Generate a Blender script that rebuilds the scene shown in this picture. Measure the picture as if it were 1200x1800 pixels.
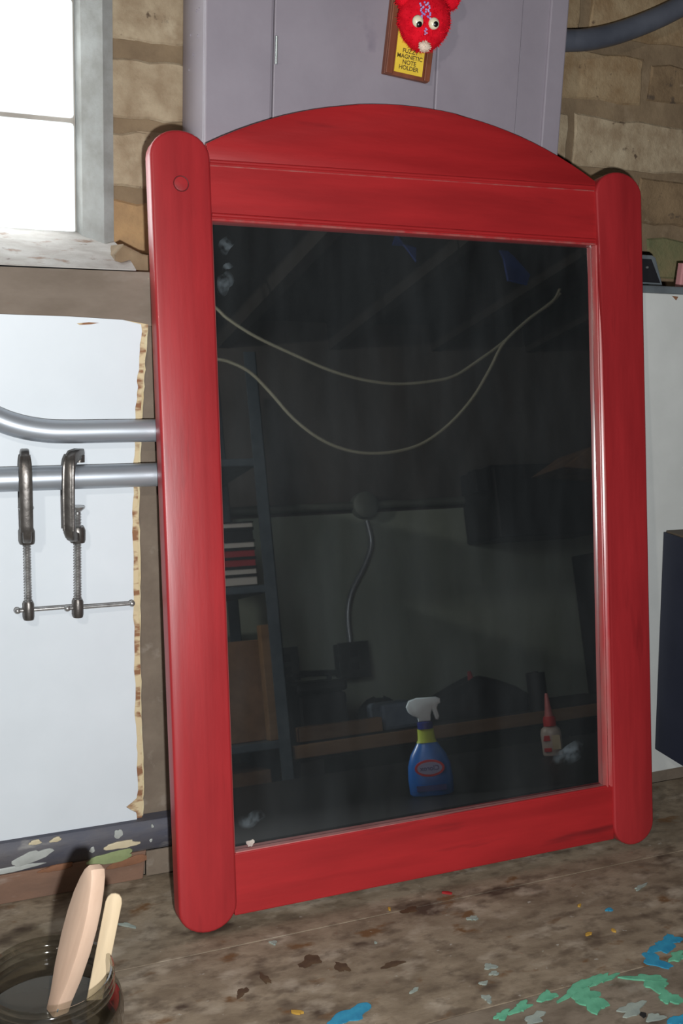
import bpy, bmesh, math, random
from mathutils import Vector, Matrix
import numpy as np
S = bpy.context.scene
for o in list(bpy.data.objects): bpy.data.objects.remove(o)
COL = S.collection
rnd = random.Random(7)

# ------------------------------------------------------------------ camera
CP = Vector((-0.30563, -1.20717, 0.71840)); YAW, PIT, ROL = map(math.radians, (23.3936, -11.7447, 2.1849)); F = 1862.64
_f = Vector((math.sin(YAW)*math.cos(PIT), math.cos(YAW)*math.cos(PIT), math.sin(PIT)))
_r0 = Vector((math.cos(YAW), -math.sin(YAW), 0)); _u0 = _r0.cross(_f)
_r = _r0*math.cos(ROL) + _u0*math.sin(ROL); _u = -_r0*math.sin(ROL) + _u0*math.cos(ROL)
cd = bpy.data.cameras.new('camera'); cam = bpy.data.objects.new('camera', cd); COL.objects.link(cam)
cd.sensor_fit = 'VERTICAL'; cd.sensor_height = 24; cd.lens = 24*F/1800; cd.clip_start = 0.02; cd.clip_end = 50
cam.matrix_world = Matrix(((_r.x, _u.x, -_f.x, CP.x), (_r.y, _u.y, -_f.y, CP.y), (_r.z, _u.z, -_f.z, CP.z), (0, 0, 0, 1)))
S.camera = cam

# ------------------------------------------------------------------ world, lamps, exposure
W = bpy.data.worlds.new('world'); S.world = W; W.use_nodes = True
W.node_tree.nodes['Background'].inputs[0].default_value = (0.5, 0.55, 0.6, 1)
W.node_tree.nodes['Background'].inputs[1].default_value = 0.05
S.view_settings.view_transform = 'Standard'; S.view_settings.look = 'None'
S.view_settings.exposure = 0.0; S.view_settings.gamma = 1.0; S.view_settings.use_curve_mapping = False
S.cycles.caustics_reflective = False; S.cycles.caustics_refractive = False
# the camera's own flash, a little right of and below the lens
fl = bpy.data.lights.new('camera_flash', 'SPOT'); flo = bpy.data.objects.new('camera_flash', fl); COL.objects.link(flo)
FP = CP + _r*0.055 - _u*0.075
flo.matrix_world = Matrix.Translation(FP) @ Matrix(((_r.x, _u.x, -_f.x), (_r.y, _u.y, -_f.y), (_r.z, _u.z, -_f.z))).to_4x4()
fl.energy = 61; fl.color = (0.97, 0.985, 1.0); fl.spot_size = math.radians(88); fl.spot_blend = 0.6; fl.shadow_soft_size = 0.013
WINDOW_STRENGTH = 6.5
# added fill light, out of view, to brighten the far wall in the mirror
bl = bpy.data.lights.new('added_fill_light', 'POINT'); blo = bpy.data.objects.new('added_fill_light', bl); COL.objects.link(blo)
blo.location = (-0.7, -1.3, 1.18); bl.energy = 15; bl.color = (1, 0.93, 0.85); bl.shadow_soft_size = 0.03

# ------------------------------------------------------------------ helpers
def ray(px, py):
    return _r*((px-600)/F) - _u*((py-900)/F) + _f
def P(px, py, y):            # point of the photograph on the upright plane at depth y
    d = ray(px, py); return CP + d*((y-CP.y)/d.y)
def PZ(px, py, z):
    d = ray(px, py); return CP + d*((z-CP.z)/d.z)
LEAN = math.radians(10.0714); MD = 0.16409
N = Vector((0, -math.cos(LEAN), math.sin(LEAN))); M0 = Vector((0, -MD, 0)) - N*0.0135
def RP(px, py, y):           # where in the room the mirror shows that point, for a room depth y
    d = ray(px, py); q = CP + d*((M0-CP).dot(N)/d.dot(N)); e = d - N*(2*d.dot(N))
    return q + e*((y-q.y)/e.y)

def lin(c):
    return tuple(((v/255)/12.92 if v/255 <= 0.04045 else ((v/255+0.055)/1.055)**2.4) for v in c)
def col(c): return lin(c) + (1,)

def mat(name, c, c2=None, scale=8, rough=0.6, metal=0.0, bump=0.0, bscale=None, stretch=(1,1,1), spots=None, coat=0, detail=6, contrast=(0.35,0.65), spec=0.5, sub=None):
    m = bpy.data.materials.new(name); m.use_nodes = True; nt = m.node_tree; b = nt.nodes['Principled BSDF']
    b.inputs['Roughness'].default_value = rough; b.inputs['Metallic'].default_value = metal
    b.inputs['Specular IOR Level'].default_value = spec
    if coat: b.inputs['Coat Weight'].default_value = coat; b.inputs['Coat Roughness'].default_value = 0.25
    tc = nt.nodes.new('ShaderNodeTexCoord'); mp = nt.nodes.new('ShaderNodeMapping'); nt.links.new(tc.outputs['Object'], mp.inputs[0])
    mp.inputs['Scale'].default_value = stretch
    def noise(sc, det=detail, ro=0.6):
        n = nt.nodes.new('ShaderNodeTexNoise'); n.inputs['Scale'].default_value = sc; n.inputs['Detail'].default_value = det; n.inputs['Roughness'].default_value = ro
        nt.links.new(mp.outputs[0], n.inputs['Vector']); return n
    def ramp(src, a, bb):
        r = nt.nodes.new('ShaderNodeMapRange'); r.inputs[1].default_value = a; r.inputs[2].default_value = bb
        nt.links.new(src, r.inputs[0]); return r.outputs[0]
    def mix(fac, A, B):
        x = nt.nodes.new('ShaderNodeMix'); x.data_type = 'RGBA'; nt.links.new(fac, x.inputs[0])
        for s, v in ((6, A), (7, B)):
            if isinstance(v, tuple): x.inputs[s].default_value = v
            else: nt.links.new(v, x.inputs[s])
        return x.outputs[2]
    out = col(c)
    if c2:
        out = mix(ramp(noise(scale).outputs[0], *contrast), col(c), col(c2))
        for sp in (spots or []):          # (colour, scale, lo, hi)
            n = noise(sp[1], 4, 0.55)
            mo = nt.nodes.new('ShaderNodeVectorMath'); mo.operation = 'ADD'; mo.inputs[1].default_value = (sp[1]*1.7, sp[1]*0.3, 3.1)
            nt.links.new(mp.outputs[0], mo.inputs[0]); nt.links.new(mo.outputs[0], n.inputs['Vector'])
            out = mix(ramp(n.outputs[0], sp[2], sp[3]), out, col(sp[0]))
        nt.links.new(out, b.inputs['Base Color'])
    else: b.inputs['Base Color'].default_value = out
    if bump:
        bp = nt.nodes.new('ShaderNodeBump'); bp.inputs['Strength'].default_value = bump; bp.inputs['Distance'].default_value = 0.002
        nt.links.new(noise(bscale or scale*4).outputs[0], bp.inputs['Height']); nt.links.new(bp.outputs[0], b.inputs['Normal'])
    return m

def tag(o, label=None, cat=None, group=None, kind=None):
    if label: o['label'] = label
    if cat: o['category'] = cat
    if group: o['group'] = group
    if kind: o['kind'] = kind
    return o
def empty(name, loc=(0,0,0), rot=(0,0,0), **k):
    o = bpy.data.objects.new(name, None); COL.objects.link(o); o.location = loc; o.rotation_euler = rot; o.empty_display_size = 0.05
    return tag(o, **k)
def obj(name, bm, m=None, parent=None, smooth=False, loc=None, rot=None, **k):
    bmesh.ops.recalc_face_normals(bm, faces=bm.faces)
    me = bpy.data.meshes.new(name); bm.to_mesh(me); bm.free()
    if smooth:
        for p in me.polygons: p.use_smooth = True
        try: me.set_sharp_from_angle(angle=math.radians(40))
        except Exception: pass
    o = bpy.data.objects.new(name, me); COL.objects.link(o)
    if m: me.materials.append(m)
    if parent: o.parent = parent
    if loc is not None: o.location = loc
    if rot is not None: o.rotation_euler = rot
    return tag(o, **k)
def NB(): return bmesh.new()
def box(bm, x0, x1, y0, y1, z0, z1, bev=0, seg=2):
    r = bmesh.ops.create_cube(bm, size=1)
    for v in r['verts']:
        v.co = Vector((x0+(v.co.x+.5)*(x1-x0), y0+(v.co.y+.5)*(y1-y0), z0+(v.co.z+.5)*(z1-z0)))
    if bev:
        es = list({e for v in r['verts'] for e in v.link_edges})
        bmesh.ops.bevel(bm, geom=es, offset=bev, segments=seg, affect='EDGES', profile=0.5)
    return bm
def B(*a, **k): return box(NB(), *a, **k)
def prism(bm, pts, y0, y1, bev=0, seg=2, back=False):   # outline in (x,z), extruded from y0 (front) to y1
    vs = [bm.verts.new((x, y0, z)) for x, z in pts]; f = bm.faces.new(vs)
    r = bmesh.ops.extrude_face_region(bm, geom=[f]); nv = [g for g in r['geom'] if isinstance(g, bmesh.types.BMVert)]
    for v in nv: v.co.y = y1
    if bev:
        fr = [e for e in bm.edges if all(v in vs for v in e.verts)]
        if back: fr += [e for e in bm.edges if all(v in nv for v in e.verts)]
        bmesh.ops.bevel(bm, geom=fr, offset=bev, segments=seg, affect='EDGES', profile=0.5)
    return bm
def PR(*a, **k): return prism(NB(), *a, **k)
def flatprism(bm, pts, z0, z1):
    vs = [bm.verts.new((x, y, z0)) for x, y in pts]; f = bm.faces.new(vs)
    r = bmesh.ops.extrude_face_region(bm, geom=[f])
    for g in r['geom']:
        if isinstance(g, bmesh.types.BMVert): g.co.z = z1
    return bm
def smoothpath(pts, n=8):
    pts = [Vector(p) for p in pts]; out = []
    for i in range(len(pts)-1):
        p0 = pts[max(i-1, 0)]; p1 = pts[i]; p2 = pts[i+1]; p3 = pts[min(i+2, len(pts)-1)]
        for k in range(n):
            t = k/n; out.append(0.5*((2*p1)+(p2-p0)*t+(2*p0-5*p1+4*p2-p3)*t*t+(3*p1-p0-3*p2+p3)*t**3))
    out.append(pts[-1]); return out
def tube(bm, pts, r, seg=16, cap=True):
    pts = [Vector(p) for p in pts]; rings = []; up = None
    for i, p in enumerate(pts):
        t = (pts[min(i+1, len(pts)-1)]-pts[max(i-1, 0)]).normalized()
        if up is None: up = t.orthogonal().normalized()
        up = (up - t*up.dot(t)).normalized(); s = t.cross(up)
        rr = r[i] if isinstance(r, (list, tuple)) else r
        rings.append([bm.verts.new(p+(up*math.cos(2*math.pi*k/seg)+s*math.sin(2*math.pi*k/seg))*rr) for k in range(seg)])
    for a, b in zip(rings, rings[1:]):
        for k in range(seg): bm.faces.new((a[k], a[(k+1)%seg], b[(k+1)%seg], b[k]))
    if cap: bm.faces.new(rings[0][::-1]); bm.faces.new(rings[-1])
    return bm
def T(*a, **k): return tube(NB(), *a, **k)
def lathe(bm, prof, seg=48, sx=1, sy=1):      # profile of (r, z)
    rings = []
    for r, z in prof:
        if r < 1e-6: rings.append([bm.verts.new((0, 0, z))])
        else: rings.append([bm.verts.new((r*sx*math.cos(2*math.pi*k/seg), r*sy*math.sin(2*math.pi*k/seg), z)) for k in range(seg)])
    for a, b in zip(rings, rings[1:]):
        for k in range(seg):
            k2 = (k+1) % seg
            if len(a) == 1 and len(b) == 1: continue
            if len(a) == 1: bm.faces.new((a[0], b[k2], b[k]))
            elif len(b) == 1: bm.faces.new((a[k], a[k2], b[0]))
            else: bm.faces.new((a[k], a[k2], b[k2], b[k]))
    return bm
def LT(*a, **k): return lathe(NB(), *a, **k)
def ball(bm, c, r, sub=3, sc=(1,1,1)):
    q = bmesh.ops.create_icosphere(bm, subdivisions=sub, radius=r)
    for v in q['verts']: v.co = Vector((v.co.x*sc[0]+c[0], v.co.y*sc[1]+c[1], v.co.z*sc[2]+c[2]))
    return bm
def blob(n, rx, ry, jit, seed, rot=0):
    q = random.Random(seed); out = []; ph = [q.uniform(0, 6.28) for _ in range(4)]
    for k in range(n):
        a = 2*math.pi*k/n; r = 1+jit*(math.sin(2*a+ph[0])*.5+math.sin(3*a+ph[1])*.6+math.sin(5*a+ph[2])*.4)+q.uniform(-jit, jit)*.5
        x, y = rx*r*math.cos(a), ry*r*math.sin(a); out.append((x*math.cos(rot)-y*math.sin(rot), x*math.sin(rot)+y*math.cos(rot)))
    return out

# ------------------------------------------------------------------ materials
M_red = mat('red_paint', (168,43,47), (148,36,40), 26, 0.42, stretch=(1.4,1.4,.16), bump=0.12, bscale=60, coat=0.15, spots=[((118,28,32), 30, .62, .8)])
M_redh = mat('red_paint_rail', (170,37,40), (150,31,34), 26, 0.45, stretch=(.16,1.4,1.4), bump=0.12, bscale=60, coat=0.1, spots=[((108,26,30), 30, .6, .8)])
M_redworn = mat('red_paint_worn_bead', (172,50,54), (164,92,88), 60, 0.3, stretch=(1,1,.2), coat=0.3)
M_dusty = mat('dusty_pink_edge', (186,118,114), (160,84,82), 70, 0.55, stretch=(.3,1,1))
M_dark = mat('dark_backing', (40,30,28), rough=0.8)
M_brick = [mat('buff_brick', (172,156,130), (144,125,100), 34, 0.9, bump=0.8, bscale=150, spots=[((92,76,60), 60, .66, .72), ((190,176,150), 22, .6, .8)]),
           mat('buff_brick_brown', (158,138,108), (134,110,80), 30, 0.9, bump=0.8, bscale=150, spots=[((86,70,54), 55, .64, .7)]),
           mat('buff_brick_orange', (170,138,98), (146,118,86), 26, 0.9, bump=0.8, bscale=150, spots=[((108,92,78), 30, .58, .68)]),
           mat('unlit_brown_brick', (136,114,86), (112,92,68), 30, 0.9, bump=0.8, bscale=150, spots=[((88,74,60), 50, .62, .7), ((160,142,116), 40, .68, .75)]),  # brown brick at far right, dimness of the unlit bricks put into the colour
           mat('green_stained_brick', (128,116,84), (104,106,74), 22, 0.9, bump=0.8, bscale=150)]
M_mortar = mat('brown_mortar', (134,115,90), (116,98,76), 26, 0.95, bump=0.7, bscale=110, spots=[((146,128,104), 18, .6, .75)])
M_jamb = mat('grey_render', (150,152,150), (128,128,124), 24, 0.9, bump=0.5, bscale=80)
M_sill = mat('whitewashed_sill', (188,186,182), (160,154,148), 20, 0.9, bump=0.6, bscale=60, spots=[((136,112,96), 34, .60, .72), ((120,110,104), 60, .68, .72)])
M_found = mat('foundation_concrete', (122,110,96), (104,92,80), 16, 0.92, bump=0.4, bscale=70, spots=[((138,128,116), 30, .6, .72)])
M_beam = mat('weathered_sill_beam', (128,116,104), (104,92,80), 14, 0.85, stretch=(.4,1,1), bump=0.4, bscale=60, spots=[((142,134,124), 22, .56, .75)])
M_white = mat('white_painted_panel', (214,221,226), (206,213,218), 5, 0.5, bump=0.05, bscale=40, spots=[((196,192,182), 12, .74, .85)])
M_whiter = mat('white_painted_panel_right', (206,209,206), (196,199,196), 9, 0.6, bump=0.05, bscale=40)
M_ply = mat('raw_board_edge', (138,98,70), (204,186,150), 60, 0.9, stretch=(.5,1,1.2), contrast=(.40,.52), detail=3)
M_cream = mat('cream_board_edge', (214,202,166), (196,176,134), 40, 0.8)
M_steel = mat('galvanised_steel', (184,190,196), (166,172,180), 30, 0.42, metal=0.62, stretch=(.2,1,1), bump=0.03)
M_clamp = mat('dark_forged_steel', (118,114,110), (92,88,84), 60, 0.36, metal=0.7, bump=0.2, bscale=120)
M_screw = mat('steel_screw', (196,196,194), (150,148,146), 120, 0.33, metal=0.75)
M_cab = mat('grey_mauve_enamel', (147,140,149), (139,132,141), 10, 0.45, bump=0.06, bscale=180, spots=[((124,118,130), 14, .7, .8)])
M_hinge = mat('hinge_steel', (205,215,215), rough=0.35, metal=0.7)
M_hose = mat('grey_pipe', (92,96,106), (74,78,88), 12, 0.45, bump=0.1)
M_wood = mat('stained_plaque_wood', (140,82,56), (112,62,42), 30, 0.5, stretch=(1,1,.15))
M_yellow = mat('yellow_label', (236,206,66), (226,192,58), 40, 0.6)
M_ink = mat('dark_ink', (96,78,30), rough=0.7)
M_fuzz = mat('red_fuzz', (226,24,44), (200,14,34), 120, 0.95, spec=0.1)
M_eye = mat('eye_white', (232,226,196), rough=0.2, coat=0.5)
M_black = mat('black_plastic', (18,18,20), rough=0.3)
M_nose = mat('cream_pompom', (232,214,196), (210,186,166), 90, 0.95)
M_glit = mat('lilac_glitter_glue', (150,120,200), (196,180,226), 160, 0.25)
M_bench = mat('grimy_bench_wood', (144,130,110), (112,98,80), 20, 0.75, stretch=(.7,1.2,1), bump=0.5, bscale=60, contrast=(.36,.64),
              spots=[((70,56,44), 14, .57, .66), ((162,150,132), 24, .54, .70), ((104,76,48), 26, .62, .7), ((96,83,68), 60, .50, .72), ((160,154,142), 110, .70, .75)])
M_bench2 = mat('grimy_bench_wood_front', (134,122,106), (104,92,78), 18, 0.75, stretch=(.7,1.2,1), bump=0.5, bscale=60,
              spots=[((70,60,50), 13, .56, .66), ((90,80,66), 60, .50, .72), ((138,130,116), 30, .6, .72), ((120,140,128), 40, .68, .74)])
M_cyan = mat('cyan_paint_drip', (52,146,178), (40,124,160), 60, 0.5)
M_green = mat('mint_paint_drip', (104,176,142), (84,150,120), 50, 0.55)
M_pale = mat('pale_paint_drip', (150,160,150), (130,140,134), 50, 0.6)
M_yel2 = mat('ochre_fleck', (178,140,60), rough=0.6)
M_ledger = mat('blue_black_painted_wood', (66,68,80), (88,84,84), 22, 0.6, stretch=(.4,1,1), bump=0.4, spots=[((132,130,126), 34, .62, .7)])
M_ledb = mat('red_brown_board', (128,98,80), (108,84,70), 24, 0.8, stretch=(.4,1,1), bump=0.3, spots=[((150,134,122), 30, .6, .7)])
M_rust = mat('bare_rust_wood', (134,92,66), (114,78,56), 40, 0.8)
M_pgreen = mat('pale_green_paint', (146,158,112), (128,140,100), 40, 0.6)
M_pcream = mat('cream_paint', (206,194,164), (192,180,150), 40, 0.5)
M_pgrey = mat('pale_grey_paint', (176,180,176), (160,164,160), 40, 0.5)
M_stick = mat('pale_stick_wood', (220,190,166), (204,172,148), 40, 0.7, stretch=(1,1,.12))
M_stick2 = mat('craft_stick_wood', (224,204,170), (206,184,150), 40, 0.7, stretch=(1,1,.12), spots=[((180,166,146), 30, .62, .72)])
M_navy = mat('navy_board', (42,46,60), (36,40,54), 10, 0.6)
M_navytop = mat('brown_board_top', (96,82,66), (80,70,58), 20, 0.7)
M_liquid = mat('dark_brush_water', (60,53,44), rough=0.06)
M_grey = mat('slate_grey_paint', (104,112,116), (88,94,98), 20, 0.6)
M_pink = mat('faded_pink', (196,140,140), (180,124,126), 30, 0.8)
M_moss = mat('green_stain', (96,108,76), (110,104,78), 30, 0.9)
# room behind the camera
M_wallg = mat('green_grey_wall_paint', (178,188,174), (160,170,158), 6, 0.8, stretch=(1,1,.3), bump=0.1)
M_concd = mat('sooty_concrete', (104,98,94), (84,80,78), 7, 0.9, bump=0.3, stretch=(1,1,.4))
M_joist = mat('old_joist_wood', (60,55,51), (50,46,43), 12, 0.85, stretch=(1,.15,1))
M_floor = mat('basement_floor', (96,92,88), (78,76,72), 8, 0.9)
M_cable = mat('cream_cable', (206,204,180), rough=0.6)
M_shelfm = mat('blue_grey_steel', (92,104,114), (78,90,100), 20, 0.5, metal=0.2)
M_card = mat('brown_cardboard', (146,112,84), (128,98,74), 18, 0.85)
M_plankw = mat('raw_timber', (150,118,86), (130,100,72), 18, 0.8, stretch=(.2,1,1))
M_blk = mat('black_case', (30,30,34), (22,22,26), 20, 0.6)
M_char = mat('charcoal_cloth', (36,36,40), (26,26,30), 14, 0.9)
M_blue = mat('blue_tarp', (40,70,150), (32,56,128), 14, 0.6)
M_dbench = mat('dark_table_top', (27,26,26), (20,20,21), 12, 0.5)
M_emt = mat('dull_conduit_paint', (128,134,126), (112,118,112), 14, 0.6, metal=0.3)
M_boxd = mat('dull_steel_box', (76,80,80), (64,68,68), 20, 0.5, metal=0.4)
M_pbl = mat('grey_blue_plastic', (140,156,176), (124,140,160), 20, 0.6)
M_bottle = mat('bright_blue_plastic', (24,104,190), rough=0.3, coat=0.3)
M_navyb = mat('navy_plastic', (34,44,110), rough=0.35)
M_trig = mat('pale_trigger_plastic', (206,220,226), rough=0.4)
M_lime = mat('lime_label', (170,190,60), rough=0.5)
M_rlab = mat('red_label', (200,40,44), rough=0.5)
M_wlab = mat('white_label', (226,226,228), rough=0.5)
M_clear = mat('milky_plastic', (196,186,178), rough=0.35)
M_bred = mat('red_page_edge', (170,50,60), rough=0.8)
M_bwhite = mat('white_page_edge', (214,210,204), rough=0.8)

def glassmat(name, c, rough=0.03):
    m = bpy.data.materials.new(name); m.use_nodes = True; b = m.node_tree.nodes['Principled BSDF']
    b.inputs['Base Color'].default_value = col(c); b.inputs['Transmission Weight'].default_value = 1; b.inputs['Roughness'].default_value = rough; b.inputs['IOR'].default_value = 1.45
    return m
M_jar = bpy.data.materials.new('greyish_jar_glass'); M_jar.use_nodes = True; nt = M_jar.node_tree
tb = nt.nodes.new('ShaderNodeBsdfTransparent'); tb.inputs[0].default_value = (.82, .82, .79, 1); gs = nt.nodes.new('ShaderNodeBsdfGlossy'); gs.inputs['Roughness'].default_value = .07
lw = nt.nodes.new('ShaderNodeLayerWeight'); lw.inputs[0].default_value = .5; pw = nt.nodes.new('ShaderNodeMath'); pw.operation = 'POWER'; pw.inputs[1].default_value = 1.8
nt.links.new(lw.outputs['Facing'], pw.inputs[0]); fr_ = nt.nodes.new('ShaderNodeMapRange'); fr_.inputs[3].default_value = .05; fr_.inputs[4].default_value = .95; nt.links.new(pw.outputs[0], fr_.inputs[0]); ms = nt.nodes.new('ShaderNodeMixShader')
nt.links.new(fr_.outputs[0], ms.inputs[0]); nt.links.new(tb.outputs[0], ms.inputs[1]); nt.links.new(gs.outputs[0], ms.inputs[2]); nt.links.new(ms.outputs[0], nt.nodes['Material Output'].inputs[0])
# daylit glass block
M_gb = bpy.data.materials.new('daylit_glass_block'); M_gb.use_nodes = True
nt = M_gb.node_tree; b = nt.nodes['Principled BSDF']; b.inputs['Base Color'].default_value = (.8,.85,.85,1); b.inputs['Roughness'].default_value = 0.15
b.inputs['Emission Color'].default_value = (0.94, 0.985, 1.0, 1); b.inputs['Emission Strength'].default_value = WINDOW_STRENGTH
M_gbr = bpy.data.materials.new('daylit_glass_block_rim'); M_gbr.use_nodes = True
b = M_gbr.node_tree.nodes['Principled BSDF']; b.inputs['Base Color'].default_value = (.42,.45,.45,1); b.inputs['Roughness'].default_value = 0.2
b.inputs['Emission Color'].default_value = (0.93, 0.98, 1.0, 1); b.inputs['Emission Strength'].default_value = 0.8
# silvered, slightly dusty mirror
M_mir = bpy.data.materials.new('dusty_mirror'); M_mir.use_nodes = True; nt = M_mir.node_tree; b = nt.nodes['Principled BSDF']
b.inputs['Metallic'].default_value = 1; b.inputs['Roughness'].default_value = 0.015; b.inputs['Base Color'].default_value = (.80,.84,.83,1)
df = nt.nodes.new('ShaderNodeBsdfDiffuse'); df.inputs[0].default_value = (.62,.70,.74,1)
mx = nt.nodes.new('ShaderNodeMixShader'); tc = nt.nodes.new('ShaderNodeTexCoord')
mp = nt.nodes.new('ShaderNodeMapping'); mp.inputs['Scale'].default_value = (5, 1, 1.2); nt.links.new(tc.outputs['Object'], mp.inputs[0])
n1 = nt.nodes.new('ShaderNodeTexNoise'); n1.inputs['Scale'].default_value = 4; n1.inputs['Detail'].default_value = 7; nt.links.new(mp.outputs[0], n1.inputs['Vector'])
r1 = nt.nodes.new('ShaderNodeMapRange'); r1.inputs[1].default_value = .3; r1.inputs[2].default_value = .75; r1.inputs[3].default_value = 0.012; r1.inputs[4].default_value = 0.033
nt.links.new(n1.outputs[0], r1.inputs[0]); nt.links.new(r1.outputs[0], mx.inputs[0]); nt.links.new(b.outputs[0], mx.inputs[1]); nt.links.new(df.outputs[0], mx.inputs[2])
nt.links.new(mx.outputs[0], nt.nodes['Material Output'].inputs[0])

# ------------------------------------------------------------------ setting: the near wall
YB = 0.125
wall = obj('wall_back', B(-1.6, 3.2, 0.0, 0.40, -0.9, 0.727), M_found, kind='structure')          # foundation, thicker than the brickwork above
bm = NB(); box(bm, -0.055, 3.2, YB, 0.40, 0.727, 1.28)
box(bm, -1.6, -0.65, YB, 0.40, 0.727, 1.28); box(bm, -0.65, -0.055, YB, 0.40, 1.19, 1.28)
mort = obj('mortar_bed', bm, M_mortar, wall)
# bricks, one by one
def brick_bm(x0, x1, z0, z1, seed):
    q = random.Random(seed); pts = []
    nx = 7
    for i in range(nx): pts.append((x0+(x1-x0)*i/(nx-1)+q.uniform(-.002, .002), z0+q.uniform(-.003, .003)))
    for t in (.35, .7): pts.append((x1+q.uniform(-.003, .002), z0+(z1-z0)*t))
    for i in range(nx): pts.append((x1-(x1-x0)*i/(nx-1)+q.uniform(-.002, .002), z1+q.uniform(-.003, .003)))
    for t in (.35, .7): pts.append((x0+q.uniform(-.002, .003), z1-(z1-z0)*t))
    return PR(pts, YB-q.uniform(.002, .0045), YB+.02, bev=.0025, seg=1)
rows = [(.753,.814), (.834,.897), (.911,.977), (.998,1.062), (1.083,1.146), (1.168,1.23)]
for ri, (z0, z1) in enumerate(rows):
    if ri == 1: xs = [(-.052,.05), (.06,.27), (.28,.49), (.5,.715), (.727,.935), (.945,1.15)]
    elif ri == 2: xs = [(-.049,.05), (.06,.165), (.175,.38), (.39,.596), (.607,.83), (.84,1.05)]
    elif ri == 3: xs = [(-.049,.05), (.06,.27), (.28,.495), (.505,.717), (.73,.935), (.945,1.15)]
    elif ri == 0: xs = [(-.05,.05), (.06,.165), (.175,.38), (.39,.59), (.6,.74), (.752,.95), (.96,1.15)]
    elif ri == 4: xs = [(-.045,.05), (.06,.165), (.175,.38), (.39,.6), (.618,.83), (.84,1.05)]
    else: xs = [(-.046,.05), (.06,.27), (.28,.495), (.505,.717), (.73,.935)]
    for bi, (x0, x1) in enumerate(xs):
        rr = random.Random(ri*31+bi)
        a = rr.uniform(-.002, .002)
        if x0 > .7 and ri == 3: z0b, z1b = z0+.01, z1-.004
        else: z0b, z1b = z0, z1
        mi = 2 if (ri == 0 and bi == 0) else 4 if (ri == 0 and bi == 5) else 3 if (x0 > .7 and ri in (0, 1, 3)) else (1 if (x0 > .55 and ri != 2) else rr.choice((0, 0, 1)))
        obj('brick', brick_bm(x0, x1, z0b+a, z1b+a, ri*100+bi), M_brick[mi], wall)
# beam on top of the foundation
b_ = NB(); prism(b_, [(-1.59, .684), (-.19, .681), (-.037, .672), (.30, .664), (.95, .66), (.95, .7275), (-.037, .7315), (-1.59, .7255)], -.004, .0, bev=.0015)
obj('trim_1', b_, M_beam, kind='structure')
# window of glass blocks
win = empty('window_1', (0, 0, 0), kind='structure')
YW = 0.165
for cx in range(4):
    for rz in range(3):
        x1 = -.083 - cx*.1405; x0 = x1-.135; z0 = .772 + rz*.1395; z1 = z0+.134
        bm = NB(); box(bm, x0, x1, YW, YW+.08, z0, z1, bev=.004)
        g = obj('glass_block', bm, M_gbr, win)
        fb = NB(); w = .015
        pts = [(x0+w, z0+w), (x1-w, z0+w), (x1-w, z1-w), (x0+w, z1-w)]
        prism(fb, pts, YW-.003, YW, bev=.002, seg=1)
        # slight ripple across the lit face
        obj('pane', fb, M_gb, g)
bm = NB(); box(bm, -.65, -.083, YW+.006, YW+.07, .905, .912)
for rz in range(0, 4): box(bm, -.65, -.083, YW+.008, YW+.06, .766+rz*.1395, .7715+rz*.1395)
for cx in range(4): box(bm, -.0775-.1405*cx-.011+.005, -.0775-.1405*cx, YW+.008, YW+.06, .766, 1.19)
obj('mortar_joint', bm, mat('pale_mortar', (164,158,150), (146,140,132), 20, .9), win)
# jamb: rendered reveal sloping from the blocks to the brick face
bm = NB(); flatprism(bm, [(-.081, YW-.001), (-.078, YW-.02), (-.057, YB-.006), (-.045, YB-.004), (-.045, YW+.05), (-.081, YW+.05)], .735, 1.2)
obj('jamb', bm, M_jamb, win)
# sill: sloping mortar bed
bm = NB(); vs = []
q = random.Random(4); prof = [(-.0028, .7325), (-.0034, .7338), (.02, .740), (.07, .754), (.125, .768), (.158, .777), (YW+.002, .779), (YW+.03, .7335)]
xsn = [-1.0+i*.0545 for i in range(18)] + [-.055, -.045]
rings = []
for i, x in enumerate(xsn):
    k = 0 if x < -.07 else (x+.07)/.03
    rings.append([bm.verts.new((x, y, z+(q.uniform(-.0025, .0025) if 1 < j < 6 else 0))) for j, (y, z) in enumerate(prof)])
for a, c in zip(rings, rings[1:]):
    for j in range(len(prof)): bm.faces.new((a[j], a[(j+1)%8], c[(j+1)%8], c[j]))
bm.faces.new(rings[0]); bm.faces.new(rings[-1][::-1])
obj('sill', bm, M_sill, win, smooth=True)
# mortar fillet at foot of the bricks, left of the cabinet
bm = NB(); prism(bm, [(-.06, .727), (.05, .727), (.05, .745), (.0, .748), (-.03, .752), (-.052, .762), (-.062, .75)], .03, YB+.01, bev=.003)
obj('sill_fillet', bm, M_mortar, wall)

# ------------------------------------------------------------------ the rest of the room (seen in the mirror)
YF = -2.25; CZ = 1.42
wf = obj('wall_front', B(-1.6, 3.2, YF-.2, YF, -.9, CZ), M_concd, kind='structure')
obj('lower_wall_panel', B(-.2, 2.6, YF, YF+.012, -.9, .735), M_wallg, wf)
obj('wall_left', B(-1.75, -1.6, YF-.2, .4, -.9, CZ), M_concd, kind='structure')
obj('wall_right', B(3.2, 3.35, YF-.2, .4, -.9, CZ), M_concd, kind='structure')
obj('floor', B(-1.75, 3.35, YF-.2, .4, -1.0, -.9), M_floor, kind='structure')
ceil = obj('ceiling', B(-1.75, 3.35, YF-.2, .4, CZ, CZ+.1), mat('dark_ceiling_boards', (64,59,55), (54,50,46), 9, .9), kind='structure')
for i in range(11): obj('joist', B(-1.3+i*.405, -1.26+i*.405, YF, .12, CZ-.10, CZ), M_joist, ceil)

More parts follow.
